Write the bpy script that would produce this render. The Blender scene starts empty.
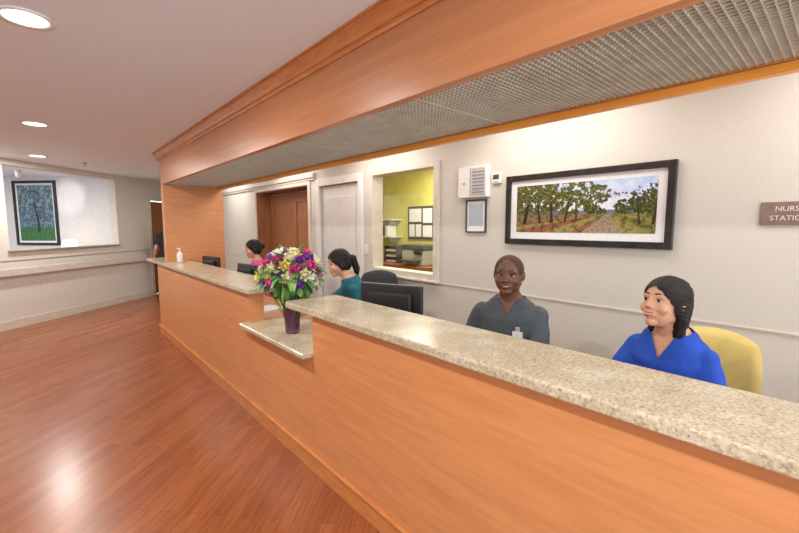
import bpy, bmesh, math, random
from mathutils import Vector, Matrix, noise
random.seed(7)
S=bpy.context.scene
S.view_settings.view_transform='Standard'
COL=S.collection

# ------------------------------------------------------------------ materials
def newmat(name):
    m=bpy.data.materials.new(name); m.use_nodes=True
    nt=m.node_tree; b=nt.nodes['Principled BSDF']; return m,nt,b
def setp(b,base=None,rough=None,metal=None,spec=None):
    if base is not None: b.inputs['Base Color'].default_value=(*base,1)
    if rough is not None: b.inputs['Roughness'].default_value=rough
    if metal is not None: b.inputs['Metallic'].default_value=metal
    if spec is not None: b.inputs['Specular IOR Level'].default_value=spec
def ramp(nt,stops):
    r=nt.nodes.new('ShaderNodeValToRGB'); e=r.color_ramp.elements
    while len(e)<len(stops): e.new(0.5)
    for k,(p,c) in enumerate(stops): e[k].position=p; e[k].color=(*c,1)
    return r
def coords(nt,scale=(1,1,1),rot=(0,0,0)):
    t=nt.nodes.new('ShaderNodeTexCoord'); mp=nt.nodes.new('ShaderNodeMapping')
    mp.inputs['Scale'].default_value=scale; mp.inputs['Rotation'].default_value=rot
    nt.links.new(t.outputs['Object'],mp.inputs['Vector']); return mp
def noisy(name,c1,c2,scale=8,stretch=(1,1,1),rough=.5,bump=0,metal=0,detail=4,spec=None,p=(.35,.65)):
    m,nt,b=newmat(name); setp(b,c1,rough,metal,spec)
    mp=coords(nt,stretch); n=nt.nodes.new('ShaderNodeTexNoise')
    n.inputs['Scale'].default_value=scale; n.inputs['Detail'].default_value=detail
    nt.links.new(mp.outputs[0],n.inputs['Vector'])
    r=ramp(nt,[(p[0],c1),(p[1],c2)]); nt.links.new(n.outputs['Fac'],r.inputs[0]); nt.links.new(r.outputs[0],b.inputs['Base Color'])
    if bump:
        bp=nt.nodes.new('ShaderNodeBump'); bp.inputs['Strength'].default_value=bump; bp.inputs['Distance'].default_value=.01
        nt.links.new(n.outputs['Fac'],bp.inputs['Height']); nt.links.new(bp.outputs[0],b.inputs['Normal'])
    return m
def emis(name,col,st):
    m,nt,b=newmat(name); setp(b,col,.6)
    b.inputs['Emission Color'].default_value=(*col,1); b.inputs['Emission Strength'].default_value=st; return m

M={}
M['wall']=noisy('wallpaper_cream',(.58,.55,.485),(.63,.60,.535),110,(1,1,1),.8,.1)
M['wall2']=noisy('wall_paint_beige',(.62,.58,.51),(.67,.63,.56),20,(1,1,1),.8,.05)
M['wall3']=noisy('wall_paint_white',(.64,.64,.64),(.68,.68,.68),10,(1,1,1),.8,.03)
M['ceil']=noisy('ceiling_paint',(.80,.87,.96),(.83,.90,.98),40,(1,1,1),.9,.08)
M['yellow_wall']=noisy('wall_paint_yellow',(.64,.58,.14),(.70,.64,.18),6,(1,1,1),.8)
M['trim']=noisy('trim_paint_cream',(.60,.54,.45),(.66,.60,.51),10,(1,1,1),.45)
M['base']=noisy('baseboard_taupe',(.30,.24,.19),(.36,.29,.23),10,(1,1,1),.5)
M['door']=noisy('door_paint_offwhite',(.70,.69,.66),(.74,.73,.70),10,(1,1,1),.5)
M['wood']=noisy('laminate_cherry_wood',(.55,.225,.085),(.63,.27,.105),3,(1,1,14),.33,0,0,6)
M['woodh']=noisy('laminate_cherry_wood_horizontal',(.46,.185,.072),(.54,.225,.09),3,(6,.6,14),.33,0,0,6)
M['woodedge']=noisy('wood_trim_orange',(.50,.175,.05),(.62,.24,.07),6,(4,1,8),.3)
M['edgebright']=noisy('wood_edge_bright_orange',(.85,.33,.05),(.92,.39,.07),6,(4,1,8),.3)
M['wooddk']=noisy('cabinet_wood_brown',(.28,.105,.04),(.36,.145,.055),4,(5,5,.6),.4)
M['black']=noisy('black_plastic',(.012,.012,.014),(.02,.02,.022),30,(1,1,1),.4)
M['blackfab']=noisy('black_fabric',(.015,.015,.018),(.035,.035,.04),200,(1,1,1),.9,.2)
M['dkgrey']=noisy('dark_grey_plastic',(.05,.05,.055),(.07,.07,.075),20,(1,1,1),.5)
M['grey']=noisy('grey_plastic',(.42,.42,.42),(.48,.48,.47),20,(1,1,1),.5)
M['white']=noisy('white_plastic',(.75,.75,.73),(.8,.8,.78),20,(1,1,1),.45)
M['paper']=noisy('paper',(.78,.78,.76),(.85,.85,.83),50,(1,1,1),.8)
M['metal']=noisy('brushed_metal',(.45,.43,.40),(.6,.58,.54),30,(1,1,10),.3,0,1)
M['louver']=noisy('louver_aluminium',(.62,.57,.47),(.72,.67,.56),12,(1,1,1),.4,0,.3)
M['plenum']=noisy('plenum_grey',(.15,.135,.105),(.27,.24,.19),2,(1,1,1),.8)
M['yellowvinyl']=noisy('yellow_vinyl',(.56,.42,.11),(.64,.48,.14),14,(1,1,1),.45,.05)
M['plaque']=noisy('sign_taupe',(.20,.14,.11),(.24,.17,.14),20,(1,1,1),.5)
M['signtext']=noisy('sign_text',(.75,.70,.62),(.8,.75,.67),20,(1,1,1),.6)
M['frameblk']=noisy('picture_frame_black',(.012,.010,.010),(.03,.026,.024),20,(1,1,1),.35)
M['matboard']=noisy('mat_board',(.72,.72,.73),(.78,.78,.79),80,(1,1,1),.8)
M['leaf']=noisy('leaf_green',(.03,.12,.015),(.08,.24,.04),25,(1,1,1),.5)
M['leaf2']=noisy('leaf_light_green',(.14,.31,.05),(.26,.42,.09),25,(1,1,1),.5)
M['lens']=emis('lamp_lens',(1,.93,.8),6)
M['shade']=emis('lamp_shade_fabric',(1,.72,.42),1.8)
def flat_attr(name,rough=.35):
    m,nt,b=newmat(name); a=nt.nodes.new('ShaderNodeVertexColor'); a.layer_name='Col'
    nt.links.new(a.outputs['Color'],b.inputs['Base Color']); setp(b,rough=rough); return m
M['art']=flat_attr('printed_photograph')
def granite():
    m,nt,b=newmat('granite_beige'); setp(b,rough=.2)
    mp=coords(nt)
    v=nt.nodes.new('ShaderNodeTexVoronoi'); v.inputs['Scale'].default_value=150
    n=nt.nodes.new('ShaderNodeTexNoise'); n.inputs['Scale'].default_value=85; n.inputs['Detail'].default_value=6; n.inputs['Roughness'].default_value=.75
    n2=nt.nodes.new('ShaderNodeTexNoise'); n2.inputs['Scale'].default_value=7; n2.inputs['Detail'].default_value=3
    for k in (v,n,n2): nt.links.new(mp.outputs[0],k.inputs['Vector'])
    r1=ramp(nt,[(.36,(.10,.08,.06)),(.44,(.34,.27,.18)),(.52,(.54,.46,.33)),(.66,(.70,.63,.50))])
    nt.links.new(n.outputs['Fac'],r1.inputs[0])
    sep=nt.nodes.new('ShaderNodeSeparateColor'); nt.links.new(v.outputs['Color'],sep.inputs[0])
    r2=ramp(nt,[(.0,(.48,.40,.27)),(.25,(.63,.55,.41)),(.75,(.74,.67,.54)),(.93,(.42,.29,.16))])
    nt.links.new(sep.outputs[0],r2.inputs[0])
    mx=nt.nodes.new('ShaderNodeMix'); mx.data_type='RGBA'; mx.inputs[0].default_value=.5
    nt.links.new(r1.outputs[0],mx.inputs[6]); nt.links.new(r2.outputs[0],mx.inputs[7])
    r3=ramp(nt,[(.4,(.84,.80,.74)),(.65,(1,1,1))]); nt.links.new(n2.outputs['Fac'],r3.inputs[0])
    m2=nt.nodes.new('ShaderNodeMix'); m2.data_type='RGBA'; m2.blend_type='MULTIPLY'; m2.inputs[0].default_value=1
    nt.links.new(mx.outputs[2],m2.inputs[6]); nt.links.new(r3.outputs[0],m2.inputs[7])
    nt.links.new(m2.outputs[2],b.inputs['Base Color']); return m
M['granite']=granite()
def floormat():
    m,nt,b=newmat('floor_cherry_plank_vinyl'); setp(b,rough=.26)
    mp=coords(nt,(1,1,1),(0,0,-math.radians(42.75)))
    br=nt.nodes.new('ShaderNodeTexBrick'); br.inputs['Scale'].default_value=1
    br.inputs['Brick Width'].default_value=.95; br.inputs['Row Height'].default_value=.075
    br.inputs['Mortar Size'].default_value=.0012; br.offset=.37
    br.inputs['Color1'].default_value=(.285,.082,.027,1); br.inputs['Color2'].default_value=(.37,.118,.038,1); br.inputs['Mortar'].default_value=(.17,.05,.017,1)
    nt.links.new(mp.outputs[0],br.inputs['Vector'])
    mp2=nt.nodes.new('ShaderNodeMapping'); mp2.inputs['Scale'].default_value=(2.2,30,1); nt.links.new(mp.outputs[0],mp2.inputs['Vector'])
    n=nt.nodes.new('ShaderNodeTexNoise'); n.inputs['Scale'].default_value=2; n.inputs['Detail'].default_value=6
    nt.links.new(mp2.outputs[0],n.inputs['Vector'])
    r=ramp(nt,[(.35,(.76,.71,.69)),(.65,(1.0,1.0,1.0))]); nt.links.new(n.outputs['Fac'],r.inputs[0])
    mx=nt.nodes.new('ShaderNodeMix'); mx.data_type='RGBA'; mx.blend_type='MULTIPLY'; mx.inputs[0].default_value=1
    nt.links.new(br.outputs['Color'],mx.inputs[6]); nt.links.new(r.outputs[0],mx.inputs[7]); nt.links.new(mx.outputs[2],b.inputs['Base Color'])
    return m
M['floor']=floormat()
def glassmat():
    m,nt,b=newmat('window_glass'); out=nt.nodes['Material Output']
    t=nt.nodes.new('ShaderNodeBsdfTransparent'); g=nt.nodes.new('ShaderNodeBsdfGlossy'); g.inputs['Roughness'].default_value=.03
    mx=nt.nodes.new('ShaderNodeMixShader'); mx.inputs[0].default_value=.05
    nt.links.new(t.outputs[0],mx.inputs[1]); nt.links.new(g.outputs[0],mx.inputs[2]); nt.links.new(mx.outputs[0],out.inputs[0]); return m
M['glass']=glassmat()
m,nt,b=newmat('purple_glass'); setp(b,(.38,.16,.28),.05); b.inputs['Transmission Weight'].default_value=.8; M['vase']=m
def skinmat(n,c):
    c2=tuple(min(1,x*1.12) for x in c)
    m=noisy(n,c,c2,30,(1,1,1),.5); b=m.node_tree.nodes['Principled BSDF']
    b.inputs['Subsurface Weight'].default_value=.08; b.inputs['Subsurface Radius'].default_value=(.02,.008,.004); return m
M['skin_dark']=skinmat('skin_dark',(.13,.055,.028))
M['skin_f']=skinmat('skin_light',(.56,.30,.19))
M['hair']=noisy('hair_black',(.005,.0035,.003),(.016,.010,.008),90,(6,1,6),.5,.4,spec=.3)
M['hair_short']=noisy('hair_cropped',(.070,.030,.018),(.085,.038,.023),300,(1,1,1),.75,.2,spec=.25)
M['eyewhite']=noisy('eye_white',(.50,.48,.46),(.54,.52,.50),5,(1,1,1),.25)
M['iris']=noisy('eye_dark_iris',(.01,.006,.004),(.02,.012,.008),5,(1,1,1),.15)
M['lipf']=noisy('lips_pink',(.42,.11,.10),(.46,.13,.11),20,(1,1,1),.4)
M['lipm']=noisy('lips_brown',(.13,.045,.035),(.16,.055,.045),20,(1,1,1),.4)
M['teeth']=noisy('teeth',(.72,.70,.64),(.76,.74,.68),20,(1,1,1),.3)
def cloth(n,c):
    return noisy(n,tuple(x*.85 for x in c),tuple(min(1,x*1.15) for x in c),9,(1,1,1),.85,.35)
M['scrub_grey']=cloth('scrubs_grey',(.058,.070,.080))
M['scrub_blue']=cloth('scrubs_royal_blue',(.010,.060,.40))
M['scrub_teal']=cloth('scrubs_teal',(.008,.11,.15))
M['scrub_pink']=cloth('scrubs_pink',(.70,.07,.24))
M['cloth_black']=cloth('black_clothes',(.02,.02,.025))
M['shoe']=noisy('shoe_white',(.6,.6,.6),(.7,.7,.7),10,(1,1,1),.6)

# ------------------------------------------------------------------ helpers
def link(o,parent=None):
    COL.objects.link(o)
    if parent is not None: o.parent=parent
    return o
def empty(name,loc=(0,0,0),rz=0):
    e=bpy.data.objects.new(name,None); e.empty_display_size=.1; e.location=loc; e.rotation_euler=(0,0,rz); COL.objects.link(e); return e
def mesh(name,v,f,mat,parent=None,smooth=False):
    me=bpy.data.meshes.new(name); me.from_pydata([tuple(p) for p in v],[],f); me.update()
    if mat: me.materials.append(mat)
    if smooth:
        for p in me.polygons: p.use_smooth=True
    return link(bpy.data.objects.new(name,me),parent)
def boxdata(x0,x1,y0,y1,z0,z1):
    v=[(x0,y0,z0),(x1,y0,z0),(x1,y1,z0),(x0,y1,z0),(x0,y0,z1),(x1,y0,z1),(x1,y1,z1),(x0,y1,z1)]
    f=[(0,3,2,1),(4,5,6,7),(0,1,5,4),(1,2,6,5),(2,3,7,6),(3,0,4,7)]
    return v,f
def merge(parts):
    V=[];F=[]
    for v,f in parts:
        o=len(V); V+=[tuple(p) for p in v]; F+=[tuple(i+o for i in q) for q in f]
    return V,F
def box(name,x0,x1,y0,y1,z0,z1,mat,parent=None,bev=0,seg=2):
    v,f=boxdata(x0,x1,y0,y1,z0,z1); o=mesh(name,v,f,mat,parent)
    if bev:
        md=o.modifiers.new('b','BEVEL'); md.width=bev; md.segments=seg; md.limit_method='ANGLE'
    return o
def boxes(name,lst,mat,parent=None,bev=0):
    v,f=merge([boxdata(*b) for b in lst]); o=mesh(name,v,f,mat,parent)
    if bev:
        md=o.modifiers.new('b','BEVEL'); md.width=bev; md.segments=2
    return o
def ell(c,r,seg=20,ring=12,rot=None):
    V=[];F=[]
    for i in range(ring+1):
        a=math.pi*i/ring
        for j in range(seg):
            t=2*math.pi*j/seg
            p=Vector((r[0]*math.sin(a)*math.cos(t),r[1]*math.sin(a)*math.sin(t),r[2]*math.cos(a)))
            if rot: p=rot@p
            V.append(p+Vector(c))
    for i in range(ring):
        for j in range(seg):
            a=i*seg+j; b=i*seg+(j+1)%seg
            if i==0: F.append((a,a+seg,b+seg))
            elif i==ring-1: F.append((a,a+seg,b))
            else: F.append((a,a+seg,b+seg,b))
    return V,F
def frust(a,b,ra,rb,seg=16):
    a=Vector(a);b=Vector(b); d=(b-a).normalized()
    q=d.to_track_quat('Z','Y'); V=[];F=[]
    for c,r in ((a,ra),(b,rb)):
        for j in range(seg):
            t=2*math.pi*j/seg; V.append(c+q@Vector((r*math.cos(t),r*math.sin(t),0)))
    for j in range(seg):
        k=(j+1)%seg; F.append((j,k,seg+k,seg+j))
    F.append(tuple(reversed(range(seg)))); F.append(tuple(range(seg,2*seg)))
    return V,F
def sph(c,r): return ell(c,(r,r,r),16,10)
def caps(a,b,ra,rb): return [sph(a,ra),sph(b,rb),frust(a,b,ra,rb)]
def loft(rings,seg=32,p=2.3):
    V=[];F=[]
    for (z,cy,hw,hd) in rings:
        for j in range(seg):
            t=2*math.pi*j/seg; c=math.cos(t); s=math.sin(t)
            V.append(Vector((hw*math.copysign(abs(c)**(2/p),c),cy+hd*math.copysign(abs(s)**(2/p),s),z)))
    n=len(rings)
    for i in range(n-1):
        for j in range(seg):
            k=(j+1)%seg; F.append((i*seg+j,i*seg+k,(i+1)*seg+k,(i+1)*seg+j))
    F.append(tuple(reversed(range(seg)))); F.append(tuple(range((n-1)*seg,n*seg)))
    return V,F
def tf(parts,fn): return [([fn(Vector(p)) for p in v],f) for v,f in parts]
def blob(name,parts,vox,mat,parent=None,it=3,cut=None,solid=0,fac=.5,disp=None):
    v,f=merge(parts); o=mesh(name+'_src',v,f,mat)
    md=o.modifiers.new('r','REMESH'); md.mode='VOXEL'; md.voxel_size=vox; md.use_smooth_shade=True
    if it:
        s=o.modifiers.new('s','SMOOTH'); s.factor=fac; s.iterations=it
    dg=bpy.context.evaluated_depsgraph_get(); me=bpy.data.meshes.new_from_object(o.evaluated_get(dg)); me.name=name
    bpy.data.objects.remove(o)
    if disp:
        ns=[Vector(q.normal) for q in me.vertices]
        for q,n in zip(me.vertices,ns): q.co=q.co+n*disp(q.co)
    if cut:
        bm=bmesh.new(); bm.from_mesh(me)
        dl=[fc for fc in bm.faces if cut(fc.calc_center_median())]
        bmesh.ops.delete(bm,geom=dl,context='FACES')
        for _ in range(5):
            bd=[q for q in bm.verts if q.is_boundary]
            new=[]
            for q in bd:
                nb=[e.other_vert(q) for e in q.link_edges if e.is_boundary]
                if len(nb)==2: new.append((q,q.co*.5+(nb[0].co+nb[1].co)*.25))
            for q,c in new: q.co=c
        bm.to_mesh(me); bm.free()
    for p in me.polygons: p.use_smooth=True
    if not me.materials: me.materials.append(mat)
    ob=link(bpy.data.objects.new(name,me),parent)
    if solid:
        sd=ob.modifiers.new('so','SOLIDIFY'); sd.thickness=solid; sd.offset=-1
    return ob
def lathe(name,prof,mat,parent=None,loc=(0,0,0),seg=32,smooth=True):
    V=[];F=[]
    for r,z in prof:
        for j in range(seg):
            t=2*math.pi*j/seg; V.append((loc[0]+r*math.cos(t),loc[1]+r*math.sin(t),loc[2]+z))
    for i in range(len(prof)-1):
        for j in range(seg):
            k=(j+1)%seg; F.append((i*seg+j,i*seg+k,(i+1)*seg+k,(i+1)*seg+j))
    return mesh(name,V,F,mat,parent,smooth)
def cyl(name,a,b,r,mat,parent=None,seg=16,rb=None):
    v,f=frust(a,b,r,r if rb is None else rb,seg); return mesh(name,v,f,mat,parent)
def extrude_profile(name,prof,y0,y1,mat,parent=None):
    n=len(prof); V=[(x,y0,z) for x,z in prof]+[(x,y1,z) for x,z in prof]
    F=[(i,(i+1)%n,n+(i+1)%n,n+i) for i in range(n)]+[tuple(reversed(range(n))),tuple(range(n,2*n))]
    o=mesh(name,V,F,mat,parent)
    bm=bmesh.new(); bm.from_mesh(o.data); bmesh.ops.recalc_face_normals(bm,faces=bm.faces); bm.to_mesh(o.data); bm.free()
    return o

# ------------------------------------------------------------------ camera
P=math.radians(5.78); YAW=math.radians(41.5)
cam=bpy.data.cameras.new('camera'); cam.lens=18.02; cam.sensor_width=36; cam.clip_start=.05
co=bpy.data.objects.new('camera',cam); co.location=(0,0,1.55); co.rotation_euler=(math.pi/2-P,0,-YAW); COL.objects.link(co); S.camera=co

# ------------------------------------------------------------------ room shell
H=2.55; XW=3.0; YN=-2.2; YF=11.7
box('floor',-3.3,7.0,YN,14.5,-.1,0,M['floor'])
box('ceiling',-3.3,7.0,YN,14.5,H,H+.1,M['ceil'])
def wallx(name,x0,x1,y0,y1,z0,z1,ops,mat):
    ops=sorted(ops); L=[]; y=y0
    for a,b,c,d in ops:
        if a>y: L.append((x0,x1,y,a,z0,z1))
        if c>z0: L.append((x0,x1,a,b,z0,c))
        if d<z1: L.append((x0,x1,a,b,d,z1))
        y=b
    L.append((x0,x1,y,y1,z0,z1)); return boxes(name,L,mat)
WIN=(2.83,3.86,1.04,2.16)
DR=(4.15,5.12,0,2.12)
REC=(5.45,7.4,0,2.16)
wallx('wall_back',XW,XW+.12,YN,YF,0,H,[WIN,DR,REC],M['wall'])
box('wall_left',-3.3,-3.2,YN,6.2,0,H,M['wall2'])
boxes('trim_chair_rail_back',[(XW-.008,XW,YN,WIN[0]-.08,.960,.972),(XW-.008,XW,8.4,YF-.6,.960,.972)],M['trim'])
boxes('baseboard_back',[(XW-.015,XW,YN,DR[0]-.1,0,.1),(XW-.015,XW,7.5,YF-.5,0,.1)],M['base'])
boxes('trim_crown_back',[(XW-.05,XW,DR[1]+.1,9.6,2.25,2.32),(XW-.03,XW,DR[1]+.1,9.6,2.215,2.25)],M['trim'],bev=.008)
rc=empty('door_2')
boxes('recess_box',[(XW+.3,XW+.36,REC[0]-.03,REC[1]+.03,0,REC[3]+.03),],M['wall2'],rc)
boxes('recess_jambs',[(XW-.004,XW+.3,REC[0],REC[0]+.012,0,REC[3]),(XW-.004,XW+.3,REC[1]-.012,REC[1],0,REC[3]),(XW-.004,XW+.3,REC[0]+.012,REC[1]-.012,REC[3]-.012,REC[3])],M['wooddk'],rc)
ym=(REC[0]+REC[1])/2
for k,(a,b_) in enumerate([(REC[0]+.02,ym-.005),(ym+.005,REC[1]-.02)]):
    box('leaf_%d'%k,XW+.25,XW+.295,a,b_,.02,2.12,M['wooddk'],rc,.004)
    boxes('leaf_%d_stiles'%k,[(XW+.235,XW+.25,a,a+.11,.02,2.12),(XW+.235,XW+.25,b_-.11,b_,.02,2.12),(XW+.235,XW+.25,a+.11,b_-.11,.02,.22),(XW+.235,XW+.25,a+.11,b_-.11,1.95,2.12),(XW+.235,XW+.25,a+.11,b_-.11,1.0,1.1)],M['wooddk'],rc,.003)
cyl('handle_1',(XW+.2,ym-.06,.95),(XW+.2,ym-.06,1.15),.01,M['metal'],rc)
cyl('handle_2',(XW+.2,ym+.06,.95),(XW+.2,ym+.06,1.15),.01,M['metal'],rc)
boxes('casing',[(XW-.02,XW,REC[0]-.08,REC[0]-.001,0,2.24),(XW-.02,XW,REC[1]+.001,REC[1]+.08,0,2.24),(XW-.02,XW,REC[0],REC[1],2.161,2.24)],M['trim'],rc,.004)
d1=empty('door_1')
box('slab',XW+.03,XW+.075,DR[0]+.015,DR[1]-.015,.01,2.105,M['door'],d1,.003)
boxes('casing',[(XW-.025,XW,DR[0]-.09,DR[0]+.01,0,2.21),(XW-.025,XW,DR[1]-.01,DR[1]+.09,0,2.21),(XW-.025,XW,DR[0]+.01,DR[1]-.01,2.11,2.21)],M['door'],d1,.005)
boxes('panels',[(XW+.018,XW+.03,DR[0]+.14,DR[1]-.14,1.15,1.95),(XW+.018,XW+.03,DR[0]+.14,DR[1]-.14,.25,1.0)],M['door'],d1,.008)
cyl('lever_rose',(XW+.0,DR[0]+.09,1.02),(XW+.03,DR[0]+.09,1.02),.026,M['metal'],d1)
cyl('lever',(XW-.01,DR[0]+.09,1.02),(XW-.01,DR[0]+.2,1.02),.01,M['metal'],d1)
w1=empty('window_1')
y0,y1,z0,z1=WIN
e_=.012
boxes('frame',[(XW-.03,XW+.13,y0-.05,y0+e_,z0-.05,z1+.05),(XW-.03,XW+.13,y1-e_,y1+.05,z0-.05,z1+.05),(XW-.03,XW+.13,y0+e_,y1-e_,z1-e_,z1+.05),(XW-.03,XW+.13,y0+e_,y1-e_,z0-.05,z0+e_)],M['trim'],w1)
box('sill',XW-.06,XW-.0,y0-.07,y1+.07,z0-.075,z0-.05,M['trim'],w1,.006)
box('glass_pane',XW+.06,XW+.064,y0+e_,y1-e_,z0+e_,z1-e_,M['glass'],w1)
# office behind the window
XO=4.75
boxes('wall_office',[(XO,XO+.1,1.5,6.5,0,H),(XW+.12,XO,1.5,1.6,0,H),(XW+.42,XO,6.4,6.5,0,H),(XW+.125,XW+.14,3.95,5.4,0,H)],M['yellow_wall'])
nb=empty('notice_board')
box('board',XO-.025,XO-.002,4.28,5.12,1.33,1.88,M['dkgrey'],nb,.004)
for k,(a,b_,c,d) in enumerate([(4.31,4.50,1.37,1.83),(4.54,4.75,1.60,1.84),(4.54,4.75,1.37,1.56),(4.79,5.08,1.62,1.84),(4.79,4.92,1.37,1.58),(4.95,5.08,1.37,1.58)]):
    box('sheet_%d'%k,XO-.031,XO-.026,a,b_,c,d,M['paper'],nb)
ws=empty('binder_shelf')
boxes('shelves',[(XO-.25,XO-.002,5.3,6.2,1.35,1.37),(XO-.25,XO-.002,5.3,6.2,1.65,1.67)],M['white'],ws)
boxes('brackets',[(XO-.2,XO-.002,5.4,5.42,1.27,1.35),(XO-.2,XO-.002,6.08,6.1,1.27,1.35),(XO-.2,XO-.002,5.4,5.42,1.57,1.65),(XO-.2,XO-.002,6.08,6.1,1.57,1.65)],M['grey'],ws)
for k in range(9):
    box('binder_%d'%k,XO-.23,XO-.02,5.43+k*.07,5.49+k*.07,1.371,1.56+.02*(k%3),[M['white'],M['dkgrey'],M['grey'],M['black']][k%4],ws,.003)
ot=empty('office_table')
box('top',4.15,4.72,4.1,5.75,.90,.94,M['wooddk'],ot,.004)
boxes('legs',[(4.17,4.22,4.12,4.17,0,.90),(4.17,4.22,5.68,5.73,0,.90),(4.65,4.70,4.12,4.17,0,.90),(4.65,4.70,5.68,5.73,0,.90)],M['grey'],ot)
pr=empty('office_printer')
box('body',4.25,4.65,4.25,4.75,.942,1.18,M['grey'],pr,.02,3)
box('lid',4.24,4.66,4.24,4.76,1.185,1.26,M['dkgrey'],pr,.015,3)
box('paper_tray',4.10,4.25,4.32,4.66,1.0,1.03,M['dkgrey'],pr,.005)
box('control_panel',4.21,4.25,4.28,4.45,1.12,1.18,M['black'],pr,.01)
bb_=empty('file_tray')
boxes('shelves',[(4.3,4.62,4.95,5.25,.943+.09*i,.951+.09*i) for i in range(4)],M['dkgrey'],bb_)
boxes('sides',[(4.3,4.62,4.945,4.95,.943,1.22),(4.3,4.62,5.25,5.255,.943,1.22)],M['dkgrey'],bb_)
boxes('papers',[(4.32,4.60,4.97,5.23,.952+.09*i,.985+.09*i) for i in range(3)],M['paper'],bb_)

def wb(name,y0,y1,z0,z1,t,mat,parent,x=XW,bev=.004): return box(name,x-t,x,y0,y1,z0,z1,mat,parent,bev)
eb=empty('alarm_annunciator_panel')
wb('housing',2.17,2.50,1.81,2.09,.05,M['white'],eb)
boxes('door_face',[(XW-.056,XW-.05,2.19,2.34,1.83,2.07)],M['grey'],eb,.002)
boxes('label_rows',[(XW-.058,XW-.056,2.2+i*.022,2.214+i*.022,1.85+j*.03,1.858+j*.03) for i in range(6) for j in range(7)],M['dkgrey'],eb)
box('key_lock',XW-.056,XW-.05,2.42,2.44,1.93,1.95,M['metal'],eb,.002)
boxes('door_seam',[(XW-.052,XW-.05,2.355,2.36,1.82,2.08)],M['dkgrey'],eb)
th=empty('thermostat')
wb('body',2.05,2.14,1.92,2.01,.025,M['white'],th); box('display',XW-.028,XW-.025,2.065,2.125,1.955,1.995,M['dkgrey'],th); box('buttons',XW-.028,XW-.025,2.07,2.12,1.932,1.94,M['grey'],th)
nf=empty('framed_notice')
boxes('frame',[(XW-.02,XW,2.2,2.212,1.49,1.79),(XW-.02,XW,2.418,2.43,1.49,1.79),(XW-.02,XW,2.212,2.418,1.778,1.79),(XW-.02,XW,2.212,2.418,1.49,1.502)],M['dkgrey'],nf)
box('sheet',XW-.01,XW-.002,2.212,2.418,1.502,1.778,M['paper'],nf)
m,nt,b=newmat('notice_print'); setp(b,(.42,.50,.58),.6); M['nprint']=m
boxes('print_blocks',[(XW-.012,XW-.010,2.235,2.395,1.55,1.75)],M['nprint'],nf)
sw=empty('light_switch'); wb('plate',3.97,4.04,1.2,1.32,.008,M['white'],sw,bev=.002); box('rocker',XW-.013,XW-.008,3.99,4.02,1.235,1.285,M['white'],sw,.001)
sg=empty('nurses_station_sign')
wb('plaque',-.12,.35,1.555,1.68,.012,M['plaque'],sg,bev=.002)
def walltext(txt,y,z,size,parent):
    c=bpy.data.curves.new('lettering','FONT'); c.body=txt; c.size=size; c.extrude=.001; c.align_x='CENTER'; c.align_y='CENTER'
    c.materials.append(M['signtext']); o=link(bpy.data.objects.new('lettering',c),parent)
    o.matrix_world=Matrix(((0,0,-1,XW-.0135),(-1,0,0,y),(0,1,0,z),(0,0,0,1))); return o
walltext('NURSES',.225,1.642,.038,sg); walltext('STATION #1',.205,1.592,.038,sg)

# pictures
def art1(u,v):
    n=noise.fractal(Vector((u*14,v*6,0)),1,2,5); n2=noise.fractal(Vector((u*60,v*26,3)),1,2,3); n3=noise.fractal(Vector((u*24,v*11,9)),1,2,4)
    c=Vector((.36,.50,.78)).lerp(Vector((.80,.80,.82)),max(0,min(1,1.25-v+.5*n)))
    if v<.44+.03*n: c=Vector((.16,.19,.34)).lerp(Vector((.14,.17,.16)),max(0,min(1,.5+n2)))
    lo=.36+.05*n3
    edge=.50+.28*max(0,1-abs(v-.74)/.35)+.10*n3
    if u<edge and v>lo and n3+.55*n2+.75*(edge-u)>-.16:
        c=Vector((.020,.030,.010)).lerp(Vector((.20,.19,.04)),max(0,min(1,.35+1.2*n2)))
    for cx,cy,rx,ry in ((.60,.44,.05,.10),(.66,.42,.035,.06),(.80,.46,.05,.15),(.90,.50,.07,.26),(1.0,.52,.08,.34)):
        d=((u-cx)/rx)**2+((v-cy)/ry)**2+1.0*n2+.8*n3
        if d<1: c=Vector((.02,.030,.012)).lerp(Vector((.15,.15,.04)),max(0,min(1,.35+1.2*n2)))
    if v<.36+.02*n2:
        # rows receding to a vanishing point near (0.71, 0.37)
        ang=(u-.71)/max(.02,(.40-v)); row=math.sin(ang*5.0)
        c=Vector((.12,.15,.03)).lerp(Vector((.34,.28,.08)),max(0,min(1,.5+.35*row+.5*n2)))
        if u<.62 and row<.2: c=Vector((.34,.09,.05)).lerp(Vector((.16,.11,.06)),max(0,min(1,.5+1.5*n2)))
        if n3>.2: c=c*.5
        if abs(ang+.12)<.34: c=Vector((.40,.29,.20)).lerp(Vector((.22,.17,.09)),max(0,min(1,.5+1.2*n2)))
    for tx,wd in ((.08,.016),(.20,.010),(.30,.012),(.41,.009),(.49,.006),(.90,.006),(.99,.009)):
        if abs(u-tx-.07*(v-.3)*math.sin(tx*20))<wd*(1.25-v) and .16+tx*.15*(tx<.6)<v<.62: c=Vector((.03,.018,.012))
    return c
def art2(u,v):
    n=noise.fractal(Vector((u*9,v*12,7)),1,2,5); n2=noise.fractal(Vector((u*22,v*30,3)),1,2,5)
    c=Vector((.10,.22,.32)).lerp(Vector((.30,.44,.52)),v)
    if abs(n2)<.16 and v>.24: c=Vector((.02,.025,.035))
    if n>.0 and v>.35: c=c.lerp(Vector((.03,.05,.07)),.6)
    if v<.25+.03*n: c=Vector((.02,.09,.03)).lerp(Vector((.05,.20,.06)),max(0,min(1,.5+n2)))
    if abs(u-.5-.05*math.sin(v*6))<.035*(1.3-v) and .15<v<.7: c=Vector((.015,.015,.015))
    return c
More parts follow.
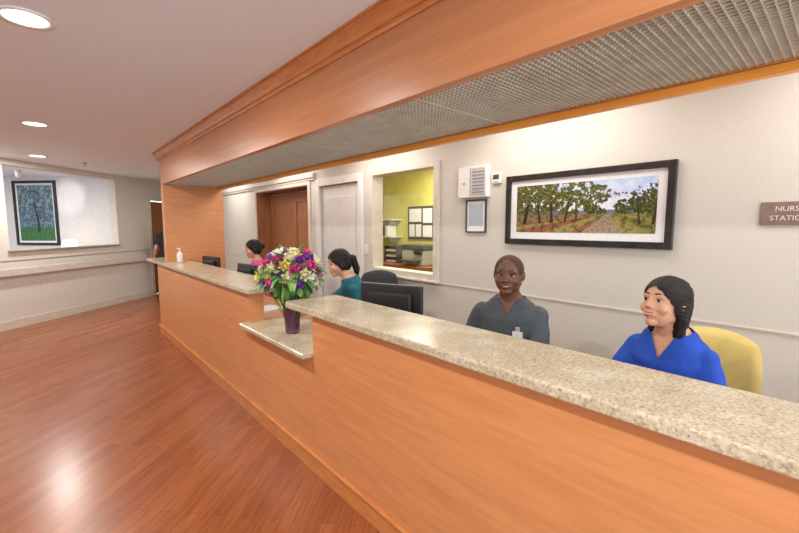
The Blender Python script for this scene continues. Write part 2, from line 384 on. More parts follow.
def artgrid(name,fn,nu,nv,xf,parent):
    V=[];F=[]
    for j in range(nv+1):
        for i in range(nu+1): V.append(xf(i/nu,j/nv))
    for j in range(nv):
        for i in range(nu):
            a=j*(nu+1)+i; F.append((a,a+1,a+nu+2,a+nu+1))
    o=mesh(name,V,F,M['art'],parent); ca=o.data.color_attributes.new('Col','FLOAT_COLOR','POINT')
    for j in range(nv+1):
        for i in range(nu+1):
            c=fn(i/nu,j/nv); ca.data[j*(nu+1)+i].color=(*c,1)
    return o
pf=empty('framed_vineyard_photograph')
ya,yb,za,zb=.755,1.985,1.40,1.965
t=.045
boxes('frame',[(XW-.035,XW,ya,ya+t,za,zb),(XW-.035,XW,yb-t,yb,za,zb),(XW-.035,XW,ya+t,yb-t,zb-t,zb),(XW-.035,XW,ya+t,yb-t,za,za+t)],M['frameblk'],pf,.004)
box('mat_board',XW-.015,XW-.004,ya+t,yb-t,za+t,zb-t,M['matboard'],pf)
artgrid('print',art1,330,120,lambda u,v:(XW-.017,yb-.10-u*(yb-ya-.20),za+.10+v*(zb-za-.19)),pf)

# ------------------------------------------------------------------ diagonal wall on the left
AW=math.radians(42.75)
def place(o):
    o.location=(-.59,8.2,0); o.rotation_euler=(0,0,AW); return o
def lbox(name,*a,mat=None,parent=None,bev=0): 
    o=box(name,*a,mat,None,bev)
    if parent: o.parent=parent
    else: place(o)
    return o
def lempty(name):
    return empty(name,(-.59,8.2,0),AW)
L=[(-3.7,.25,0,.14,0,H),(.25,2.31,0,.14,0,1.16),(.25,2.31,0,.14,2.46,H),(2.31,3.25,0,.14,0,H),(3.25,4.15,0,.14,2.12,H),(4.15,5.2,0,.14,0,H)]
place(boxes('wall_diagonal',L,M['wall2']))
place(boxes('wall_alcove',[(2.31,2.42,.14,3.4,0,H),(-3.7,2.42,3.4,3.5,0,H),(-3.8,-3.7,.14,3.4,0,H)],M['wall3']))
lg=place(boxes('trim_opening_ledge',[(.22,2.31,-.04,.18,1.16,1.185)],M['base'],bev=.005))
place(boxes('trim_wall_band',[(-3.7,3.2,-.006,0,1.02,1.035)],M['base']))
place(boxes('baseboard_diagonal',[(-3.7,3.2,-.015,0,0,.13),(4.2,5.0,-.015,0,0,.13)],M['trim']))
hr=lempty('wall_handrail')
lbox('rail',-3.6,3.0,-.075,-.035,.80,.92,mat=M['trim'],parent=hr,bev=.012)
for k in range(7): lbox('bracket_%d'%k,-3.4+k*1.05,-3.34+k*1.05,-.04,0,.82,.88,mat=M['metal'],parent=hr)
d3=lempty('door_3')
lbox('slab',3.27,4.13,.05,.09,.01,2.1,mat=M['wooddk'],parent=d3,bev=.003)
o=boxes('casing',[(3.17,3.25,-.02,0,0,2.2),(4.15,4.23,-.02,0,0,2.2),(3.25,4.15,-.02,0,2.121,2.2)],M['trim'],d3,.004)
o=cyl('lever',(3.36,.0,1.0),(3.48,.0,1.0),.012,M['metal'],d3); cyl('rose',(3.36,0,1.0),(3.36,.05,1.0),.022,M['metal'],d3)
tp=lempty('framed_tree_picture')
n0,n1=1.28,2.24
tx=2.31
o=boxes('frame',[(tx-.035,tx,n0,n0+.05,1.16,2.46),(tx-.035,tx,n1-.05,n1,1.16,2.46),(tx-.035,tx,n0+.05,n1-.05,2.41,2.46),(tx-.035,tx,n0+.05,n1-.05,1.16,1.21)],M['frameblk'],tp,.004)
box('mat_board',tx-.012,tx-.003,n0+.05,n1-.05,1.21,2.41,M['matboard'],tp)
artgrid('print',art2,110,150,lambda u,v:(tx-.015,n1-.09-u*(n1-n0-.18),1.25+v*1.12),tp)
st=lempty('side_table')
lathe('top',[(0,.60),(.26,.60),(.27,.615),(.26,.63),(0,.63)],M['wooddk'],st,(1.95,.72,0))
cyl('post',(1.95,.72,.03),(1.95,.72,.6),.03,M['wooddk'],st); lathe('foot',[(0,0),(.2,0),(.2,.02),(.03,.05),(0,.05)],M['wooddk'],st,(1.95,.72,0))
tl=lempty('table_lamp')
lathe('base',[(0,0),(.07,0),(.07,.015),(.03,.04),(.05,.14),(.06,.22),(.03,.34),(.012,.38),(.012,.50),(0,.50)],M['metal'],tl,(1.95,.72,.632))
lathe('shade',[(.15,.44),(.10,.66),(.095,.66),(.145,.44)],M['shade'],tl,(1.95,.72,.632))

# ------------------------------------------------------------------ soffit
so=empty('nurses_station_soffit')
XF=1.25; XB=2.0; ZB=2.12; YE=6.42
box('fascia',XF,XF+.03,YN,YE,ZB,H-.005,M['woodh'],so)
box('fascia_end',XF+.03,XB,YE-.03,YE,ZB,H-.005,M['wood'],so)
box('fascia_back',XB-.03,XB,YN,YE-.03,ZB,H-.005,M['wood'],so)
boxes('lip',[(XF+.03,XF+.05,YN,YE-.03,ZB,ZB+.02)],M['wood'],so)
box('back_edge_trim',XB-.03,XB+.012,YN,YE,ZB-.036,ZB-.002,M['edgebright'],so,.003)
box('plenum_top',XF+.03,XB-.03,YN,YE-.03,ZB+.12,ZB+.14,M['plenum'],so)
cr=[(XF,H-.105),(XF-.010,H-.105),(XF-.014,H-.095),(XF-.014,H-.082),(XF-.026,H-.078),(XF-.034,H-.062),(XF-.050,H-.04),(XF-.056,H-.032),(XF-.056,H-.012),(XF-.066,H-.010),(XF-.066,H-.001),(XF,H-.001)]
extrude_profile('crown_moulding',cr,YN,YE+.066,M['woodedge'],so)
boxes('crown_return',[(XF-.056,XB+.05,YE,YE+.05,H-.04,H-.001),(XF-.014,XB+.03,YE,YE+.02,H-.10,H-.04)],M['woodedge'],so)
L=[]
gx0,gx1=XF+.05,XB-.035
pitch=.024
x=gx0
while x<gx1: L.append((x,x+.0034,YN,YE-.03,ZB+.004,ZB+.016)); x+=pitch
y=YN
while y<YE-.03: L.append((gx0,gx1,y,y+.0034,ZB+.004,ZB+.016)); y+=pitch
boxes('eggcrate_louver',L,M['louver'],so)
boxes('louver_cross_bars',[(gx0,gx1,yy,yy+.014,ZB+.002,ZB+.020) for yy in (-1.1,1.36,2.59,3.82,5.05,6.3)],M['louver'],so)
col=empty('end_column')
box('upper',XF+.0,XB+.03,YE-.14,YE-.002,1.059,ZB-.001,M['wood'],col,.002)
box('lower',1.57,XB+.03,YE-.14,YE-.002,0,1.058,M['wood'],col)

# ------------------------------------------------------------------ desk
dk=empty('nurses_station_desk')
XD=1.19
def slab(name,pts,z0,z1,parent,rad=.03):
    bm=bmesh.new(); vs=[bm.verts.new((x,y,z0)) for x,y in pts]; f=bm.faces.new(vs)
    r=bmesh.ops.extrude_face_region(bm,geom=[f]); 
    for e in r['geom']:
        if isinstance(e,bmesh.types.BMVert): e.co.z=z1
    vert_e=[e for e in bm.edges if abs(e.verts[0].co.z-e.verts[1].co.z)>.001]
    bmesh.ops.bevel(bm,geom=vert_e,offset=rad,segments=5,affect='EDGES',profile=.5)
    bmesh.ops.recalc_face_normals(bm,faces=bm.faces)
    me=bpy.data.meshes.new(name); bm.to_mesh(me); bm.free(); me.materials.append(M['granite'])
    o=link(bpy.data.objects.new(name,me),parent); md=o.modifiers.new('b','BEVEL'); md.width=.009; md.segments=3; md.limit_method='ANGLE'; md.angle_limit=.9
    return o
TC=1.058
slab('transaction_top_near',[(1.15,-1.8),(1.55,-1.8),(1.55,2.45),(1.15,2.45)],TC-.042,TC,dk)
slab('transaction_top_far',[(1.15,3.10),(1.55,3.10),(1.55,7.2),(1.15,7.2)],TC-.042,TC,dk)
slab('shelf_top',[(1.12,2.155),(1.62,2.155),(1.62,3.22),(1.12,3.22)],.74,.775,dk,.012)
PB=TC-.042
box('front_panel_near',XD,XD+.12,-1.8,2.15,.0,PB,M['wood'],dk,.002)
box('front_panel_shelf',XD,XD+.12,2.15,3.16,.0,.74,M['wood'],dk)
box('front_panel_far',XD,XD+.12,3.16,6.62,.0,PB,M['wood'],dk,.002)
box('end_panel_far',XD+.12,2.0,6.50,6.62,0,PB,M['wood'],dk)
box('plinth',XD-.018,XD,-1.8,6.63,.0,.11,M['woodedge'],dk,.004)
box('plinth_cap',XD-.026,XD,-1.8,6.635,.11,.125,M['woodedge'],dk,.004)
boxes('work_surface',[(XD+.12,1.84,-1.8,2.155,.735,.765),(1.62,1.84,2.155,3.16,.735,.765),(XD+.12,1.84,3.22,6.28,.735,.765)],M['wood'],dk,.004)
boxes('pedestals',[(1.32,1.8,-1.8,-1.3,0,.735),(1.32,1.8,3.7,4.15,0,.735),(1.32,1.8,5.75,6.2,0,.735)],M['wood'],dk)

def monitor(loc,rz,w=.42,h=.28,top=1.13):
    e=empty('computer_monitor',loc,rz)
    zt=top-loc[2]; zb_=zt-h
    box('casing',-w/2,w/2,-.03,.01,zb_,zt,M['black'],e,.012,3)
    box('back_bulge',-w*.36,w*.36,-.065,-.03,zb_+.05,zt-.05,M['black'],e,.02,3)
    box('screen',-w/2+.015,w/2-.015,.01,.013,zb_+.02,zt-.015,M['dkgrey'],e)
    box('neck',-.03,.03,-.075,-.045,.015,zb_+h*.5,M['black'],e,.008)
    box('foot',-.12,.12,-.12,.06,.0,.016,M['black'],e,.007)
    return e
def facing(fx,fy): return math.atan2(-fx,fy)
monitor((1.72,2.02,.766),facing(.93,.36),.46,.32,1.165)
monitor((1.68,4.45,.766),facing(1,.1),.42,.29,1.13)
monitor((1.68,5.75,.766),facing(1,.2),.42,.29,1.14)
kb=empty('computer_keyboard',(1.50,1.40,.766),facing(1,0))
box('body',-.22,.22,-.07,.07,0,.018,M['black'],kb,.005)
boxes('keys',[(-.205+i*.029,-.205+i*.029+.025,-.06+j*.025,-.06+j*.025+.021,.018,.024) for i in range(14) for j in range(5)],M['dkgrey'],kb)
ph=empty('desk_phone',(1.48,.60,.766),facing(1,0))
box('body',-.09,.09,-.11,.11,0,.05,M['black'],ph,.015,3); box('handset',-.085,-.035,-.10,.10,.055,.085,M['black'],ph,.015,3)
boxes('keypad',[(-.01+i*.028,.01+i*.028,-.08+j*.028,-.06+j*.028,.05,.055) for i in range(3) for j in range(4)],M['grey'],ph)
pp=empty('paper_stack',(1.52,3.62,.766),.3)
for i in range(4): box('sheet_%d'%i,-.15+.005*i,.15-.004*i,-.11,.11,.003*i,.003*i+.003,M['paper'],pp)
sb=empty('hand_sanitizer_bottle',(1.36,6.05,TC+.001))
lathe('bottle',[(0,0),(.034,0),(.038,.01),(.038,.10),(.03,.125),(.014,.135),(.014,.15),(0,.15)],M['white'],sb)
cyl('pump_stem',(0,0,.15),(0,0,.185),.006,M['white'],sb); box('pump_head',-.03,.012,-.01,.01,.18,.195,M['white'],sb,.004)

# ------------------------------------------------------------------ chairs
def chair(loc,rz,mat,seat=.46,top=1.02,name='office_chair'):
    e=empty(name,loc,rz)
    blob('seat',[ell((0,0.02,seat-.04),(.25,.25,.045),32,14),],.012,mat,e,2)
    n=20; V=[];F=[]
    z0_,z1_=seat+.12,top; hh=(z1_-z0_)/2; zc=(z0_+z1_)/2; hw=.225
    for side in (0,1):
        for i in range(n+1):
            for j in range(n+1):
                a=i/n*2-1; c=j/n*2-1
                x=a*math.sqrt(1-c*c*.32)*hw; z=c*math.sqrt(1-a*a*.32)*hh
                edge=max(abs(a),abs(c)); th_=.034*math.sqrt(max(0,1-edge**6))
                yy=-.245-.03*(z/hh)+.05*(x/hw)**2+.02*(1-(z/hh+.3)**2)
                V.append((x,yy+(th_ if side else -th_),zc+z))
    o=(n+1)**2
    for i in range(n):
        for j in range(n):
            a=i*(n+1)+j
            F.append((a,a+1,a+n+2,a+n+1)); F.append((o+a,o+a+n+1,o+a+n+2,o+a+1))
    mesh('back_rest',V,F,mat,e,True)
    cyl('back_post',(0,-.2,seat-.06),(0,-.275,seat+.2),.018,M['black'],e)
    box('post_base',-.03,.03,-.22,.0,seat-.09,seat-.065,M['black'],e,.006)
    cyl('gas_lift',(0,0,.10),(0,0,seat-.08),.028,M['metal'],e)
    for k in range(5):
        a=2*math.pi*k/5+.3; c,s=math.cos(a),math.sin(a)
        cyl('leg_%d'%k,(0,0,.11),(.28*c,.28*s,.075),.024,M['black'],e,12,.014)
        cyl('caster_%d'%k,(.28*c-.022*s,.28*s+.022*c,.03),(.28*c+.022*s,.28*s-.022*c,.03),.03,M['black'],e)
        cyl('caster_stem_%d'%k,(.28*c,.28*s,.03),(.28*c,.28*s,.085),.008,M['black'],e)
    for sx in (-1,1):
        cyl('arm_post_%d'%(sx+1),(sx*.22,-.06,seat-.06),(sx*.28,-.08,seat+.15),.014,M['black'],e)
        box('arm_pad_%d'%(sx+1),sx*.28-.025,sx*.28+.025,-.18,.02,seat+.145,seat+.17,M['black'],e,.01)
    return e

# ------------------------------------------------------------------ people
def ik(Sh,W,l1,l2,pole):
    d=W-Sh; L=min(d.length,(l1+l2)*.995); dn=d.normalized(); W2=Sh+dn*L
    a=(l1*l1-l2*l2+L*L)/(2*L); h=math.sqrt(max(0,l1*l1-a*a))
    p=(pole-dn*pole.dot(dn)).normalized(); return Sh+dn*a+p*h,W2
def hand(W,f,n,side,s):
    f=f.normalized(); n=(n-f*n.dot(f)).normalized(); w=f.cross(n).normalized()*side
    P=[]
    rot=Matrix((w,f,n)).transposed()
    P.append(ell(W+f*.045*s,(.038*s,.052*s,.015*s),18,12,rot))
    P+=caps(W-f*.01,W+f*.03*s,.024*s,.022*s)
    for off,ln in ((-.028,.070),(-.0095,.078),(.0095,.073),(.028,.058)):
        k=W+f*.082*s+w*off*s; m1=k+(f*.95-n*.2+w*off*1.6).normalized()*ln*.45*s
        m2=m1+(f*.75-n*.62).normalized()*ln*.32*s; m3=m2+(f*.45-n*.85).normalized()*ln*.25*s
        P+=caps(k-f*.02*s,k,.009*s,.0092*s)+caps(k,m1,.0090*s,.0082*s)+caps(m1,m2,.0082*s,.0075*s)+caps(m2,m3,.0075*s,.0066*s)
    t0=W+f*.025*s-w*.024*s; t1=t0+(f*.5-w*.8-n*.25).normalized()*.036*s; t2=t1+(f*.85-w*.35-n*.3).normalized()*.03*s; t3=t2+(f*.95-n*.3).normalized()*.024*s
    P+=caps(t0,t1,.014*s,.011*s)+caps(t1,t2,.0108*s,.0095*s)+caps(t2,t3,.0095*s,.0078*s)
    return P
def sstep(a,b,x):
    t=max(0,min(1,(x-a)/(b-a))); return t*t*(3-2*t)
def person(name,loc,f,hipz,s,skin,top_m,pants_m,female,hair,wristR,wristL,lean=0,head_rz=0,head_rx=0,head_ry=0,smile=True,standing=False,badge=True,sh_w=1.0,hairmat=None):
    rz=facing(*f); e=empty(name,(loc[0],loc[1],0),rz)
    RL=Matrix.Rotation(-rz,3,'Z')
    def w2l(p): return RL@(Vector(p)-Vector((loc[0],loc[1],0)))
    RX=Matrix.Rotation(-lean,3,'X')
    def up(p):
        p=RX@Vector(p); return Vector((p.x*s,p.y*s,p.z*s+hipz))
    lips=M['lipf'] if female else M['lipm']
    rw=.85 if female else .97
    rings=[(-.10,0,.175,.135),(-.02,0,.18,.135),(.10,0,.158*rw,.118),(.22,0,.162*rw,.118),(.34,0,.184*rw,.122),(.41,-.004,.186*rw,.110),(.448,-.010,.170*rw,.094),(.478,-.014,.138*rw,.082),(.505,-.016,.100,.070),(.530,-.016,.076,.062),(.55,-.016,.060,.056)]
    shx=.166*rw*sh_w
    Sh={1:up((shx,-.005,.415)),-1:up((-shx,-.005,.415))}
    Wr={1:w2l(wristR),-1:w2l(wristL)}
    skinp=[]; topp=[]
    skinp+=tf([loft([(z,cy,hw*.93,hd*.92) for z,cy,hw,hd in rings[3:]])],up)
    topp+=tf([loft([(z,cy,hw*1.04+.004,hd*1.04+.004) for z,cy,hw,hd in rings])],up)
    if female: topp+=tf([ell((sx*.066,.080,.305),(.062,.052,.065)) for sx in (-1,1)],up)
    else: topp+=tf([ell((0,.070,.35),(.13,.055,.085))],up)
    for sd in (1,-1):
        E,W=ik(Sh[sd],Wr[sd],.285*s,.255*s,Vector((sd*.30,-.35,-1)))
        ar=.88 if female else 1.05
        skinp+=caps(Sh[sd],E,.046*s*ar,.037*s*ar)+caps(E,E.lerp(W,.3),.037*s*ar,.037*s*ar)+caps(E.lerp(W,.3),W,.037*s*ar,.0245*s*ar)
        fd=(W-E).normalized(); fd=(fd+Vector((0,.2,0))+Vector((-sd*.25,0,0))).normalized()
        if abs(fd.z)>.2 and not standing: fd.z=-.15; fd.normalize()
        nn=Vector((0,0,1)) if not standing else Vector((sd,0,0))
        skinp+=hand(W,fd,nn,sd,s*(.92 if female else 1.02))
        hem=Sh[sd].lerp(E,.74)
        topp+=[sph(Sh[sd],.061*s*ar),frust(Sh[sd],hem,.061*s*ar,.066*s*ar,20)]
    HM=Matrix.Rotation(head_rz,3,'Z')@Matrix.Rotation(head_ry,3,'Y')@Matrix.Rotation(head_rx,3,'X')
    hc=up((0,.028,.662))
    nb_=up((0,-.014,.48))
    hs=s*(.99 if female else .99)
    pv=Vector((0,-.01,-.07))
    wx=1.06 if female else 1.12
    def hd(p):
        q=Vector(p); q.x*=wx
        return hc+ (HM@(q-pv)+pv)*hs
    jw=.93 if female else 1.10
    head=[ell((0,-.012,.028),(.075,.094,.088),28,18),ell((0,.018,-.026),(.061*jw,.066,.083),28,18),
          ell((0,.056,-.090),(.027*jw,.022,.020)),ell((0,.000,-.045),(.062*jw,.062,.052),24,14),
          ell((.036,.053,-.028),(.026,.023,.026)),ell((-.036,.053,-.028),(.026,.023,.026)),
          ell((.026,.0705,.028),(.027,.012,.008)),ell((-.026,.0705,.028),(.027,.012,.008)),
          ell((0,.074,-.057),(.028,.012,.018))]
    head+=[ell((sx*.030,.0680,.0160),(.0165,.0095,.0050)) for sx in (-1,1)]
    head+=[ell((sx*.030,.0660,-.0050),(.0160,.0090,.0048)) for sx in (-1,1)]
    nwd=.9 if female else 1.45
    pj=-.003 if female else .001
    head+=caps((0,.077,.014),(0,.095+pj,-.021),.0070,.0095*nwd**.5)
    head+=[ell((sx*.0110*nwd,.087+pj,-.026),(.0085*nwd**.6,.0105,.0070)) for sx in (-1,1)]
    head+=[ell((sx*.074,-.008,-.004),(.008,.018,.030),14,10,Matrix.Rotation(sx*.35,3,'Z')) for sx in (-1,1)]
    skinp+=tf(head,hd)
    nr=.047 if female else .056
    skinp+=caps(nb_,hd((0,-.024,-.06)),nr*s*1.12,nr*s)
    blob('body_skin',skinp,.0042,skin,e,3)
    vz=.425
    RXi=RX.inverted()
    def cut(c):
        q=RXi@Vector((c.x/s,c.y/s,(c.z-hipz)/s))
        if q.z>.524 and abs(q.x)<.12: return True
        if q.y>.02 and q.z>vz and abs(q.x)<(q.z-vz)*.55: return True
        if q.z<-.095: return True
        return False
    def fold(c):
        return .0045*noise.noise(Vector((c.x*9,c.y*9,c.z*16)))+.0028*noise.noise(Vector((c.x*25,c.y*25,c.z*25)))
    blob('scrub_top',topp,.0065,top_m,e,6,cut,.004,.5,fold)
    pt=[];sh=[]
    for sd in (1,-1):
        hp=Vector((sd*.09*s,0,hipz-.02))
        if standing: kn=Vector((sd*.10,.03,.49)); an=Vector((sd*.11,0,.09))
        else: kn=Vector((sd*.12,.40*s,hipz-.02)); an=Vector((sd*.13,.36*s,.10))
        pt+=caps(hp,kn,.088*s,.064*s)+[frust(kn,an,.064*s,.055*s)]
        sh+=[ell(an+Vector((0,.06,-.055)),(.045,.125,.045)),*caps(an,an+Vector((0,0,-.04)),.042,.042)]
    pt+=tf([loft([(z,cy,hw*1.0,hd_) for z,cy,hw,hd_ in [(-.12,0,.15,.12),(-.05,0,.172,.13),(.04,0,.165,.125)]])],lambda p:Vector((p.x*s,p.y*s,p.z*s+hipz)))
    blob('trousers',pt,.011,pants_m,e,3)
    blob('shoes',sh,.009,M['shoe'],e,2,lambda c:c.z<.0035)
    def prt(nm,parts,mat): 
        v,f_=merge(tf(parts,hd)); return mesh(nm,v,f_,mat,e,True)
    prt('eye_whites',[ell((sx*.030,.0655,.0055),(.0125,.0098,.0078)) for sx in (-1,1)],M['eyewhite'])
    prt('irises',[ell((sx*.030,.0717,.0055),(.0066,.0050,.0066)) for sx in (-1,1)],M['iris'])
    lash=[x for sx in (-1,1) for x in caps((sx*.017,.0740,.0105),(sx*.030,.0775,.0130),.0014,.0018)+caps((sx*.030,.0775,.0130),(sx*.044,.0680,.0095),.0018,.0014)]
    prt('eyelashes',lash,M['iris'])
    prt('eyebrows',[x for sx in (-1,1) for x in caps((sx*.014,.0815,.0335),(sx*.030,.0790,.0365),.0024,.0028)+caps((sx*.030,.0790,.0365),(sx*.047,.0650,.0315),.0028,.0014)],M['hair'])
    if smile:
        prt('teeth',[ell((0,.0788,-.0565),(.021,.0070,.0052))],M['teeth'])
        prt('lips',[x for sx in (-1,1) for x in caps((0,.0855,-.0515),(sx*.014,.0818,-.0505),.0034,.0030)+caps((sx*.014,.0818,-.0505),(sx*.029,.0690,-.0455),.0030,.0018)+caps((0,.0842,-.0640),(sx*.014,.0808,-.0610),.0044,.0036)+caps((sx*.014,.0808,-.0610),(sx*.029,.0690,-.0455),.0036,.0018)],lips)
    else:
        prt('lips',[ell((0,.0840,-.0535),(.020,.006,.0038)),ell((0,.0835,-.0595),(.017,.006,.0042))],lips)
    HMi=HM.inverted()
    def tohead(c):
        q=HMi@((c-hc)/hs-pv)+pv; q=Vector(q); q.x/=wx; return q
    def facecut(top,side,zl=-.012,yl=.012):
        def fn(c):
            q=tohead(c)
            if q.y>-.004 and (q.x/side)**2+((q.z+.02)/(top+.02))**2<1+.18*noise.noise(q*70): return True
            if q.z<zl and q.y>yl and abs(q.x)<.10: return True
            return False
        return fn
    if hair=='crop':
        fc=facecut(.092,.064)
        blob('cropped_hair',tf([ell((0,-.0125,.0285),(.0757,.0946,.0883),28,18)],hd),.0042,hairmat or M['hair_short'],e,2,lambda c: fc(c) or tohead(c).z<-.01)
    else:
        hp_=[ell((0,-.018,.036),(.0825,.105,.094),28,18),ell((0,-.052,.0),(.079,.068,.082),24,14)]
        hp_+=[ell((sx*.064,-.022,-.006),(.021,.040,.054)) for sx in (-1,1)]
        if hair=='long':
            hp_+=caps((0,-.072,-.02),(.01,-.085,-.09),.064,.058)+caps((.01,-.085,-.09),(.03,-.085,-.17),.058,.050)+caps((.03,-.085,-.17),(.045,-.075,-.245),.050,.020)
            hp_+=caps((-.055,-.04,-.05),(-.045,-.06,-.13),.026,.022)+caps((.06,-.035,-.05),(.055,-.055,-.14),.026,.024)
        elif hair=='pony':
            hp_+=caps((0,-.105,.03),(0,-.140,.02),.026,.032)+caps((0,-.140,.02),(.0,-.155,-.08),.032,.03)+caps((.0,-.155,-.08),(.0,-.14,-.17),.03,.012)
        elif hair=='bun':
            hp_+=[ell((0,-.12,.03),(.04,.04,.04))]
        def strands(c):
            q=tohead(c)
            if q.z>-.07: a=math.atan2(q.x,q.z+.02)
            else: a=math.atan2(q.x,-(q.y+.06))*1.3
            k=.35+.65*sstep(-.06,.02,-q.y)
            part=-.005*math.exp(-((q.x-.018)/.006)**2)*(1 if q.z>.08 else 0)
            return k*(.0015*math.sin(a*30+5*noise.noise(q*14))+.0010*math.sin(a*67+4*noise.noise(q*25)))+part+.002*noise.noise(q*22)
        blob('hair',tf(hp_,hd),.0042,M['hair'],e,4,disp=strands,cut=facecut(.068,.064,-.042,.004))
    if badge:
        p=[ (boxdata(-.028,.028,0,.004,-.04,.035)) ]
        bb=tf(p,lambda q:up((q.x-.075,q.y+(.152 if female else .144),q.z+.325)))
        mesh('id_badge',*merge(bb),M['white'],e)
        bb=tf([boxdata(-.012,.012,0,.005,.035,.06)],lambda q:up((q.x-.075,q.y+(.148 if female else .140),q.z+.325)))
        mesh('badge_clip',*merge(bb),M['grey'],e)
    return e
person('seated_man',(2.14,1.38),(-.92,-.38),.580,1.03,M['skin_dark'],M['scrub_grey'],M['scrub_grey'],False,'crop',(1.78,1.60,.795),(1.80,1.10,.795),lean=.06,head_rz=-.02,head_rx=-.03,smile=True)
chair((2.17,1.40,0),facing(-.80,-.58),M['yellowvinyl'],.480,1.04)
person('seated_woman',(2.22,.50),(-.96,.20),.568,1.0,M['skin_f'],M['scrub_blue'],M['scrub_blue'],True,'long',(1.80,.80,.795),(1.80,.36,.795),lean=.24,head_rz=-.22,head_rx=.20,head_ry=.03,smile=True)
chair((2.27,.48,0),facing(-.96,.20),M['yellowvinyl'],.46,1.03)
person('seated_woman',(2.03,2.74),(-.86,.50),.640,.96,M['skin_f'],M['scrub_teal'],M['scrub_teal'],True,'pony',(1.58,3.08,.80),(1.70,2.78,.795),lean=.30,head_rz=.20,head_rx=-.18,smile=False)
chair((2.06,2.72,0),facing(-.86,.50),M['blackfab'],.54,.97)
person('seated_woman',(2.03,5.02),(-.9,.35),.61,.98,M['skin_f'],M['scrub_pink'],M['scrub_pink'],True,'bun',(1.75,5.2,.795),(1.75,4.9,.795),lean=.05,head_rz=.15,head_rx=-.1,smile=False,badge=False)
chair((2.06,5.01,0),facing(-.9,.35),M['blackfab'],.51,.98)
chair((2.56,3.30,0),facing(-.8,-.6),M['blackfab'],.50,1.06)
person('standing_woman',(1.99,9.9),(.3,.9),.93,.98,M['skin_f'],M['cloth_black'],M['cloth_black'],True,'bun',(2.25,10.0,.85),(1.75,10.0,.85),standing=True,badge=False,smile=False)

# ------------------------------------------------------------------ flowers
fv=empty('flower_vase',(1.31,2.66,.776))
lathe('vase',[(0,0),(.048,0),(.052,.006),(.052,.03),(.056,.10),(.064,.20),(.078,.29),(.073,.29),(.060,.20),(.052,.10),(.048,.02),(0,.018)],M['vase'],fv)
def petal(w,l,cup,open_,ang,rad,z):
    V=[];F=[];n=4
    for i in range(n+1):
        for j in range(n+1):
            u=i/n*2-1; v=j/n
            x=u*w*math.sin(math.pi*(.18+.72*v))*1.0; out=rad+open_*v*v*l+cup*math.sin(math.pi*v)*l*.3- abs(u)**2*w*.45
            zz=z+v*l*(1-open_*.4)
            c,s_=math.cos(ang),math.sin(ang)
            V.append(Vector((out*c-x*s_,out*s_+x*c,zz)))
    for i in range(n):
        for j in range(n):
            a=i*(n+1)+j; F.append((a,a+n+1,a+n+2,a+1))
    return V,F
def rosemesh():
    P=[]
    for lay,(cnt,w,l,op,rad,z) in enumerate([(3,.010,.030,.0,.004,.004),(4,.014,.032,.15,.008,.002),(5,.018,.034,.4,.012,0),(6,.020,.034,.8,.014,-.002)]):
        for k in range(cnt): P.append(petal(w,l,.5,op,2*math.pi*k/cnt+lay*.5,rad,z))
    P.append(ell((0,0,.008),(.012,.012,.014),10,6))
    return merge(P)
RV,RF=rosemesh()
def leafdata(l,w,bend):
    V=[];F=[];n=6
    for i in range(n+1):
        t_=i/n; ww=w*math.sin(math.pi*min(1,t_*.95+.03))
        V+= [(-ww,t_*l,-bend*t_*t_*l+.15*ww),(0,t_*l,-bend*t_*t_*l),(ww,t_*l,-bend*t_*t_*l+.15*ww)]
    for i in range(n):
        a=i*3; F+=[(a,a+1,a+4,a+3),(a+1,a+2,a+5,a+4)]
    return V,F
cols={'cream':(.86,.78,.48),'white':(.84,.84,.74),'yellow':(.85,.70,.18),'purple':(.20,.03,.38),'pink':(.75,.05,.26),'lilac':(.38,.16,.62)}
for k,c in cols.items():
    M['pt_'+k]=noisy('petal_'+k,tuple(x*.85 for x in c),c,30,(1,1,1),.6)
rm={}
for k in cols:
    me=bpy.data.meshes.new('rose_'+k); me.from_pydata([tuple(v) for v in RV],[],RF); me.materials.append(M['pt_'+k])
    for p in me.polygons: p.use_smooth=True
    rm[k]=me
seq=['cream','purple','white','pink','cream','purple','lilac','white','pink','cream','yellow','purple','pink']
N=54; ctr=Vector((0,0,.445)); lv=[];lv2=[];stems=[]
for i in range(N):
    ph_=i*2.39996; zz=1-1.5*(i+.5)/N; rr=math.sqrt(max(0,1-zz*zz))
    d=Vector((rr*math.cos(ph_),rr*math.sin(ph_),zz)); rad=random.uniform(.88,1.1)
    p=ctr+Vector((d.x*.225,d.y*.225,d.z*.175))*rad
    kx=seq[(i*5+i//13)%len(seq)]; sc=random.uniform(1.1,1.4) if kx in('cream','white','yellow') else random.uniform(.85,1.2)
    o=bpy.data.objects.new('bloom_%d'%i,rm[kx]); link(o,fv)
    o.rotation_euler=d.to_track_quat('Z','Y').to_euler(); o.location=p-d*.03; o.scale=(sc,)*3
    stems.append(frust(Vector((random.uniform(-.02,.02),random.uniform(-.02,.02),.03)),p-d*.03,.0022,.002,6))
for i in range(190):
    d=Vector((random.gauss(0,1),random.gauss(0,1),random.gauss(-.25,.8))).normalized()
    if d.z<-.85: continue
    p=ctr+Vector((d.x*.17,d.y*.17,d.z*.135)); q=(d+Vector((random.uniform(-.5,.5),random.uniform(-.5,.5),random.uniform(-.6,.4)))).normalized().to_track_quat('Y','Z')
    v,f_=leafdata(random.uniform(.06,.11),random.uniform(.014,.024),random.uniform(.1,.7))
    (lv if i%3 else lv2).append(([p+q@Vector(a) for a in v],f_))
mesh('foliage_dark',*merge(lv),M['leaf'],fv,True); mesh('foliage_light',*merge(lv2),M['leaf2'],fv,True); mesh('stems',*merge(stems),M['leaf'],fv)

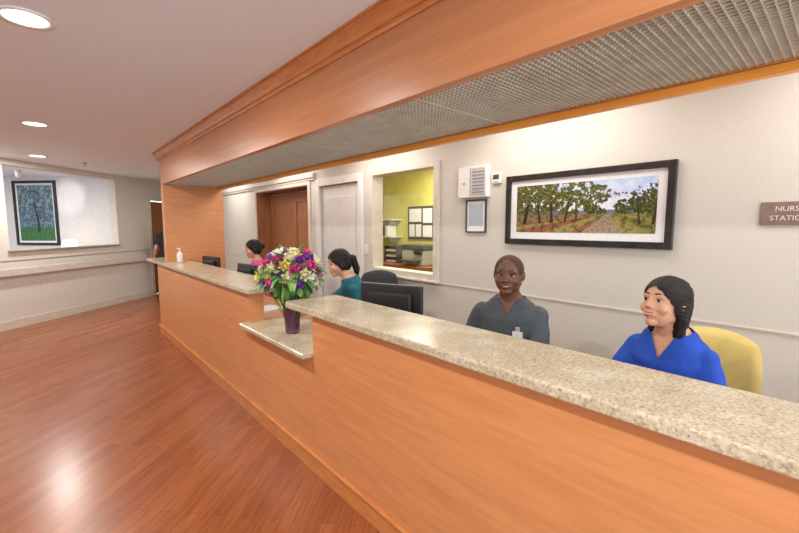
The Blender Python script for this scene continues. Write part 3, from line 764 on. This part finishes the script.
# ------------------------------------------------------------------ lights
def arealight(name,loc,sx,sy,W,col=(1,.95,.88),disk=False,parent=None):
    l=bpy.data.lights.new(name,'AREA'); l.energy=W; l.color=col
    if disk: l.shape='DISK'; l.size=sx
    else: l.shape='RECTANGLE'; l.size=sx; l.size_y=sy
    o=link(bpy.data.objects.new(name,l),parent); o.location=loc; return o
for k,yy in enumerate((.1,2.72,5.4,7.8)):
    e=empty('recessed_downlight',(0,yy,0))
    lathe('trim_ring',[(.085,H-.001),(.115,H-.001),(.112,H-.012),(.088,H-.008),(.085,H-.001)],M['white'],e)
    cyl('lens',(0,0,H-.006),(0,0,H-.001),.086,M['lens'],e,24)
    arealight('lamp',(0,0,H-.02),.17,0,38,(1,.97,.92),True,e)
for k,yy in enumerate((-.4,1.6,3.6,5.8,8.3)):  # added lamps hidden behind the soffit, lighting back wall and people
    e=empty('added_ceiling_light',(2.5,yy,0))
    boxes('housing',[(-.32,.32,-.62,.62,H-.02,H-.001)],M['white'],e,.004)
    box('diffuser',-.28,.28,-.58,.58,H-.024,H-.02,M['white'],e)
    arealight('lamp',(0,0,H-.04),.55,1.15,17,(1,.975,.93),False,e)
e=empty('added_ceiling_light',(4.0,3.9,0)); boxes('housing',[(-.32,.32,-.62,.62,H-.02,H-.001)],M['white'],e); arealight('lamp',(0,0,H-.04),.6,1.2,50,(1,.98,.9),False,e)  # unseen lamp added to light the office
al=empty('added_ceiling_light',(-1.1,9.4,0)); boxes('housing',[(-.32,.32,-.32,.32,H-.02,H-.001)],M['white'],al); arealight('lamp',(0,0,H-.04),.6,.6,48,(1,.98,.95),False,al)  # unseen lamp added to light the alcove room
ts=lempty('added_daylight_spot')  # added spot and housing, imitates the daylight patch on the alcove wall
lathe('can',[(0,-.07),(.035,-.07),(.04,.05),(.034,.05),(.03,-.06)],M['white'],ts,(1.0,.6,H-.12))
cyl('stem',(1.0,.6,H-.06),(1.0,.6,H-.001),.008,M['white'],ts)
l=bpy.data.lights.new('spot','SPOT'); l.energy=40; l.spot_size=math.radians(34); l.spot_blend=.7; l.shadow_soft_size=.03; l.color=(1,.98,.95)
o=link(bpy.data.objects.new('spot',l),ts); o.location=(1.0,.6,H-.2); o.rotation_euler=(Vector((2.31,1.0,2.15))-Vector(o.location)).to_track_quat('-Z','Y').to_euler()
spk=empty('fire_sprinkler',(.55,8.15,0))
lathe('escutcheon',[(0,H-.001),(.035,H-.001),(.03,H-.012),(.012,H-.02),(.01,H-.05),(0,H-.05)],M['metal'],spk); lathe('deflector',[(0,H-.06),(.022,H-.06),(.022,H-.064),(0,H-.064)],M['metal'],spk)
cyl('frame_arm',(0,0,H-.062),(0,0,H-.045),.006,M['metal'],spk)

w=bpy.data.worlds.new('world'); S.world=w; w.use_nodes=True
w.node_tree.nodes['Background'].inputs[0].default_value=(.86,.93,1,1); w.node_tree.nodes['Background'].inputs[1].default_value=3.9
